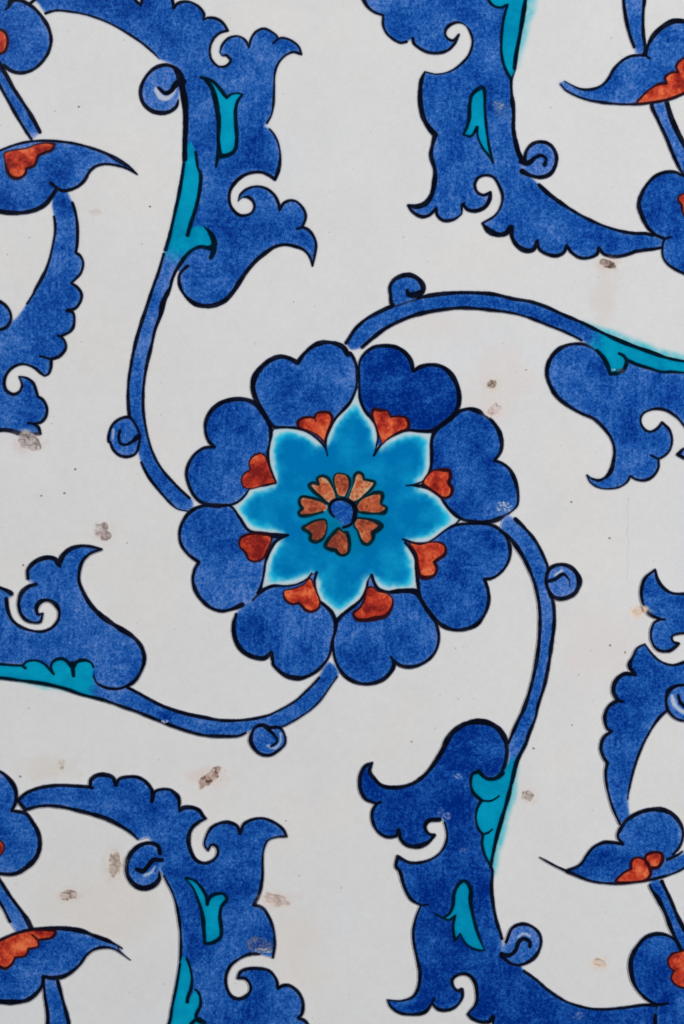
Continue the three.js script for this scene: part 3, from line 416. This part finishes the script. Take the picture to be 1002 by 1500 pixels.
const chipRim = CHIPS.map(([x, y, rx, ry, turn], k) => {
  const o = []; for (let j = 0; j < 22; j++) {
    const a = j / 22 * Math.PI * 2, r = 0.55 + 0.75 * vnoise(Math.cos(a) * 2.6 + 5, Math.sin(a) * 2.6 + 5, 300 + k);
    const u = Math.cos(a) * rx * r, v = Math.sin(a) * ry * r;
    o.push({ x: x + u * Math.cos(turn) - v * Math.sin(turn), y: y + u * Math.sin(turn) + v * Math.cos(turn), w: 1, d: true });
  } return o;
});
CHIPS.forEach(([x, y, rx, ry, turn, crust, stain], k) => {
  softSpot(x, y, rx * 1.4 + 3, ry * 1.5 + 3, stain, 0.42, 320 + k, 0.5);
  { const ring = new Mask(...boxOf(chipRim[k], 10)).stroke(chipRim[k].map(p => ({ ...p, w: 4 })), 2.5, 77); for (let yy = 0; yy < ring.h; yy++) for (let xx = 0; xx < ring.w; xx++) blend((ring.y0 + yy) * TW + ring.x0 + xx, 0.85, 0.83, 0.81, ring.v[yy * ring.w + xx] * 0.6 * vnoise((ring.x0 + xx) / 6, (ring.y0 + yy) / 6, 79)); }
  const m = new Mask(...boxOf(chipRim[k], 8)).fill(chipRim[k]).blurred(1);
  for (let yy = 0; yy < m.h; yy++) for (let xx = 0; xx < m.w; xx++) {
    const gx = m.x0 + xx, gy = m.y0 + yy, X = gx / K - MARGIN, Y = gy / K - MARGIN, v = m.v[yy * m.w + xx]; if (v < 0.01) continue;
    const ridge = q => 1 - Math.abs(2 * q - 1), n = vnoise(X / 2.6, Y / 2.6, 360 + k);
    const crack = sstep(0.72, 0.96, ridge(vnoise(X / 8 + 3, Y / 8, 340 + k) * 0.75 + 0.25 * vnoise(X / 3.5, Y / 3.5, 345 + k)) * 0.85 + n * 0.17) * sstep(0.35, 0.9, v);
    const patch = sstep(0.28, 0.62, fbm(X / 9, Y / 9, 380 + k));
    const base = mix(crust, C(206, 198, 194), 0.12 + 0.4 * n * n + 0.2 * (1 - patch));
    blend(gy * TW + gx, base[0], base[1], base[2], v * (0.62 + 0.38 * patch));
    const dk = mix(crust, C(56, 42, 38), 0.7);
    blend(gy * TW + gx, dk[0], dk[1], dk[2], crack * 0.9 * clamp((0.62 - (crust[0] + crust[1] + crust[2]) / 3) * 5 + 0.35));
  }
});

// ---------------------------------------------------------------- textures and materials
const toLin = v => v <= 0.04045 ? v / 12.92 : Math.pow((v + 0.055) / 1.055, 2.4);
const toS = v => v <= 0.0031308 ? v * 12.92 : 1.055 * Math.pow(v, 1 / 2.4) - 0.055;
const ALBEDO = 1.22;    // the white glaze reflects about three quarters of the light
const cd = new Uint8Array(TW * TH * 4), hd = new Uint8Array(TW * TH * 4);
for (let y = 0; y < TH; y++) for (let x = 0; x < TW; x++) {
  const i = y * TW + x, o = ((TH - 1 - y) * TW + x) * 4;
  for (let c = 0; c < 3; c++) cd[o + c] = Math.round(clamp(toS(toLin(clamp(col[i * 3 + c])) * ALBEDO)) * 255);
  cd[o + 3] = 255;
  hd[o] = hd[o + 1] = hd[o + 2] = Math.round(clamp(hgt[i] * 0.5) * 255); hd[o + 3] = 255;
}
const texture = (data, srgb) => { const t = new THREE.DataTexture(data, TW, TH); t.magFilter = THREE.LinearFilter; t.minFilter = THREE.LinearFilter; if (srgb) t.colorSpace = THREE.SRGBColorSpace; t.needsUpdate = true; return t; };
const colourMap = texture(cd, true), heightMap = texture(hd, false);
const glaze = (rough, bump, extra = {}) => new THREE.MeshPhysicalMaterial({ map: colourMap, bumpMap: heightMap, bumpScale: bump, roughness: rough, specularIntensity: 0.6, ...extra });
const MAT = {
  white: glaze(0.16, 0.00004), cobalt: glaze(0.16, 0.00004), turquoise: glaze(0.14, 0.00004), star: glaze(0.14, 0.00004), red: glaze(0.2, 0.00005), orange: glaze(0.2, 0.00005),
  chip: glaze(0.95, 0.0003, { specularIntensity: 0.25 }),
  body: new THREE.MeshStandardMaterial({ color: new THREE.Color().setRGB(0.56, 0.47, 0.38), roughness: 0.95 }),
  wall: new THREE.MeshStandardMaterial({ color: new THREE.Color().setRGB(0.52, 0.49, 0.45), roughness: 0.95 }),
};

// ---------------------------------------------------------------- meshes
const mx = x => (x - FW / 2) * MM, my = y => BASE_Y - (y - FH / 2) * MM;
const uvOf = (x, y) => [(x + MARGIN) / (FW + 2 * MARGIN), 1 - (y + MARGIN) / (FH + 2 * MARGIN)];
// closed outlines of a mask at a level, in photograph pixels
function contours(m, level) {
  const w = m.w + 2, h = m.h + 2, g = (x, y) => (x < 1 || y < 1 || x > m.w || y > m.h) ? 0 : m.v[(y - 1) * m.w + x - 1];
  const next = new Map(), P = new Map();
  const key = (x, y, v) => (y * w + x) * 2 + v;   // v 0: edge to the right of (x, y); 1: edge below it
  const pt = (x, y, v) => {
    const k = key(x, y, v); if (!P.has(k)) {
      const a = g(x, y), b = v ? g(x, y + 1) : g(x + 1, y), t = clamp((level - a) / (b - a || 1e-6));
      P.set(k, { x: (m.x0 + x - 1 + 0.5 + (v ? 0 : t)) / K - MARGIN, y: (m.y0 + y - 1 + 0.5 + (v ? t : 0)) / K - MARGIN });
    } return k;
  };
  for (let y = 0; y < h - 1; y++) for (let x = 0; x < w - 1; x++) {
    const c = (g(x, y) > level ? 8 : 0) | (g(x + 1, y) > level ? 4 : 0) | (g(x + 1, y + 1) > level ? 2 : 0) | (g(x, y + 1) > level ? 1 : 0);
    if (c === 0 || c === 15) continue;
    const T = () => pt(x, y, 0), B = () => pt(x, y + 1, 0), L = () => pt(x, y, 1), R = () => pt(x + 1, y, 1), ln = (a, b) => next.set(a, b);
    switch (c) {   // inside on the right-hand side
      case 1: ln(B(), L()); break; case 2: ln(R(), B()); break; case 3: ln(R(), L()); break; case 4: ln(T(), R()); break;
      case 5: ln(T(), L()); ln(B(), R()); break; case 6: ln(T(), B()); break; case 7: ln(T(), L()); break; case 8: ln(L(), T()); break;
      case 9: ln(B(), T()); break; case 10: ln(L(), B()); ln(R(), T()); break; case 11: ln(R(), T()); break; case 12: ln(L(), R()); break;
      case 13: ln(B(), R()); break; case 14: ln(L(), B()); break;
    }
  }
  const loops = [];
  while (next.size) {
    const s = next.keys().next().value; let k = s; const loop = [];
    while (next.has(k)) { loop.push(P.get(k)); const n = next.get(k); next.delete(k); k = n; }
    if (loop.length > 8) loops.push(simplify(loop, 0.22));
  }
  return loops.filter(l => l.length > 3);
}
function simplify(p, eps) {
  const n = p.length, keep = new Uint8Array(n), h = n >> 1; keep[0] = keep[h] = 1;
  const go = (a, b) => {
    let md = 0, mi = -1; const A = p[a], B = p[b % n], dx = B.x - A.x, dy = B.y - A.y, l = Math.hypot(dx, dy) || 1e-6;
    for (let i = a + 1; i < b; i++) { const d = Math.abs((p[i].x - A.x) * dy - (p[i].y - A.y) * dx) / l; if (d > md) { md = d; mi = i; } }
    if (md > eps) { keep[mi] = 1; go(a, mi); go(mi, b); }
  };
  go(0, h); go(h, n);
  return p.filter((_, i) => keep[i]);
}
const area = l => { let s = 0; for (let i = 0, j = l.length - 1; i < l.length; j = i++) s += l[j].x * l[i].y - l[i].x * l[j].y; return s / 2; };
const inside = (pt, l) => { let c = false; for (let i = 0, j = l.length - 1; i < l.length; j = i++) if ((l[i].y > pt.y) !== (l[j].y > pt.y) && pt.x < (l[j].x - l[i].x) * (pt.y - l[i].y) / (l[j].y - l[i].y) + l[i].x) c = !c; return c; };
// a thin layer of pigment under glaze: its outline at height z, with sides down to z0
function layer(loops, z, z0) {
  const pos = [], nor = [], uv = [], idx = [];
  loops.sort((a, b) => Math.abs(area(b)) - Math.abs(area(a)));
  const groups = []; const sgn = Math.sign(area(loops[0]));
  for (const l of loops) { if (Math.sign(area(l)) === sgn) groups.push([l]); else { const g = groups.find(q => inside(l[0], q[0])); if (g) g.push(l); } }
  for (const g of groups) {
    const v2 = g.map(l => l.map(p => new THREE.Vector2(p.x, p.y)));
    if (THREE.ShapeUtils.isClockWise(v2[0])) v2[0].reverse();
    for (let k = 1; k < v2.length; k++) if (!THREE.ShapeUtils.isClockWise(v2[k])) v2[k].reverse();
    const tris = THREE.ShapeUtils.triangulateShape(v2[0], v2.slice(1)), flat = v2.flat(), b = pos.length / 3;
    for (const p of flat) { pos.push(mx(p.x), my(p.y), z); nor.push(0, 0, 1); uv.push(...uvOf(p.x, p.y)); }
    for (const t of tris) idx.push(b + t[0], b + t[2], b + t[1]);
    for (const l of v2) for (let i = 0; i < l.length; i++) {
      const p = l[i], r = l[(i + 1) % l.length], s = pos.length / 3, dx = r.x - p.x, dy = r.y - p.y, q = Math.hypot(dx, dy) || 1;
      for (const [c, zz] of [[p, z], [r, z], [r, z0], [p, z0]]) { pos.push(mx(c.x), my(c.y), zz); nor.push(dy / q, dx / q, 0); uv.push(...uvOf(c.x, c.y)); }
      idx.push(s, s + 1, s + 2, s, s + 2, s + 3);
    }
  }
  const geo = new THREE.BufferGeometry();
  geo.setAttribute('position', new THREE.Float32BufferAttribute(pos, 3)); geo.setAttribute('normal', new THREE.Float32BufferAttribute(nor, 3)); geo.setAttribute('uv', new THREE.Float32BufferAttribute(uv, 2)); geo.setIndex(idx);
  return geo;
}
const put = (name, geo, material, parent) => { const m = new THREE.Mesh(geo, material); m.name = name; m.castShadow = m.receiveShadow = true; parent.add(m); return m; };

// the wall behind the tile
const TWm = (FW + 2 * MARGIN) * MM, THm = (FH + 2 * MARGIN) * MM, THICK = 0.015;
{
  const wall = put('wall', new THREE.BoxGeometry(TWm + 0.5, BASE_Y * 2, 0.08), MAT.wall, scene);
  wall.position.set(0, BASE_Y, -THICK - 0.04 - 0.0005); wall.userData = { kind: 'structure', label: 'plain plaster wall behind the painted tile', category: 'wall' };
}
const tile = new THREE.Group(); tile.name = 'ceramic_tile';
tile.userData = { label: 'white glazed ceramic tile painted with blue leaves and a turquoise star rosette', category: 'tile' };
scene.add(tile);
{
  const rect = [[-MARGIN, -MARGIN], [FW + MARGIN, -MARGIN], [FW + MARGIN, FH + MARGIN], [-MARGIN, FH + MARGIN]].map(([x, y]) => ({ x, y }));
  put('glaze_face', layer([rect, ...chipRim.map(r => area(r) * area(rect) > 0 ? [...r].reverse() : r)], 0, -0.0008), MAT.white, tile);
  const slab = put('clay_body', new THREE.BoxGeometry(TWm - 0.0004, THm - 0.0004, THICK - 0.0008), MAT.body, tile);
  slab.position.set(0, BASE_Y, -0.0008 - (THICK - 0.0008) / 2);
}
CHIPS.forEach(([x, y], k) => {   // shallow broken hollows
  const rim = chipRim[k], n = rim.length, pos = [], uv = [], idx = [];
  const rings = [1, 0.82, 0.55, 0.28];
  rings.forEach((f, j) => rim.forEach((p, i) => {
    const X = x + (p.x - x) * f, Y = y + (p.y - y) * f, dz = j ? 0.00008 + 0.00022 * vnoise(X / 4, Y / 4, 400 + k) : 0;
    pos.push(mx(X), my(Y), -dz); uv.push(...uvOf(X, Y));
  }));
  pos.push(mx(x), my(y), -0.0002); uv.push(...uvOf(x, y));
  for (let j = 0; j < 3; j++) for (let i = 0; i < n; i++) { const a = j * n + i, b = j * n + (i + 1) % n, c = a + n, d = b + n; idx.push(a, c, b, b, c, d); }
  for (let i = 0; i < n; i++) idx.push(3 * n + i, 4 * n, 3 * n + (i + 1) % n);
  const g = new THREE.BufferGeometry(); g.setAttribute('position', new THREE.Float32BufferAttribute(pos, 3)); g.setAttribute('uv', new THREE.Float32BufferAttribute(uv, 2)); g.setIndex(idx); g.computeVertexNormals();
  put('glaze_chip', g, MAT.chip, tile);
});
// painted motifs: thin pigment layers, each a little above the one it overlaps
const made = {};
{ const ro = new THREE.Group(); ro.name = 'rosette'; ro.userData = { label: 'eight-petalled blue rosette with a turquoise star and red buds' }; tile.add(ro); made.rosette = ro; }
ITEMS.forEach((it, n) => {
  const loops = contours(it.mask, 0.28); if (!loops.length) { console.log('no outline', it.key); return; }
  const z = 0.00004 + n * 0.000004;
  const mesh = put(it.name, layer(loops, z, -0.00002), MAT[it.kind], made[it.parent] || tile);
  made[it.key] = mesh; if (it.label) mesh.userData.label = it.label;
});

// the tile's own base is its lower edge at the wall
tile.position.set(0, BASE_Y - THm / 2, -THICK);
for (const c of tile.children) c.position.sub(tile.position);

renderer.render(scene, camera);
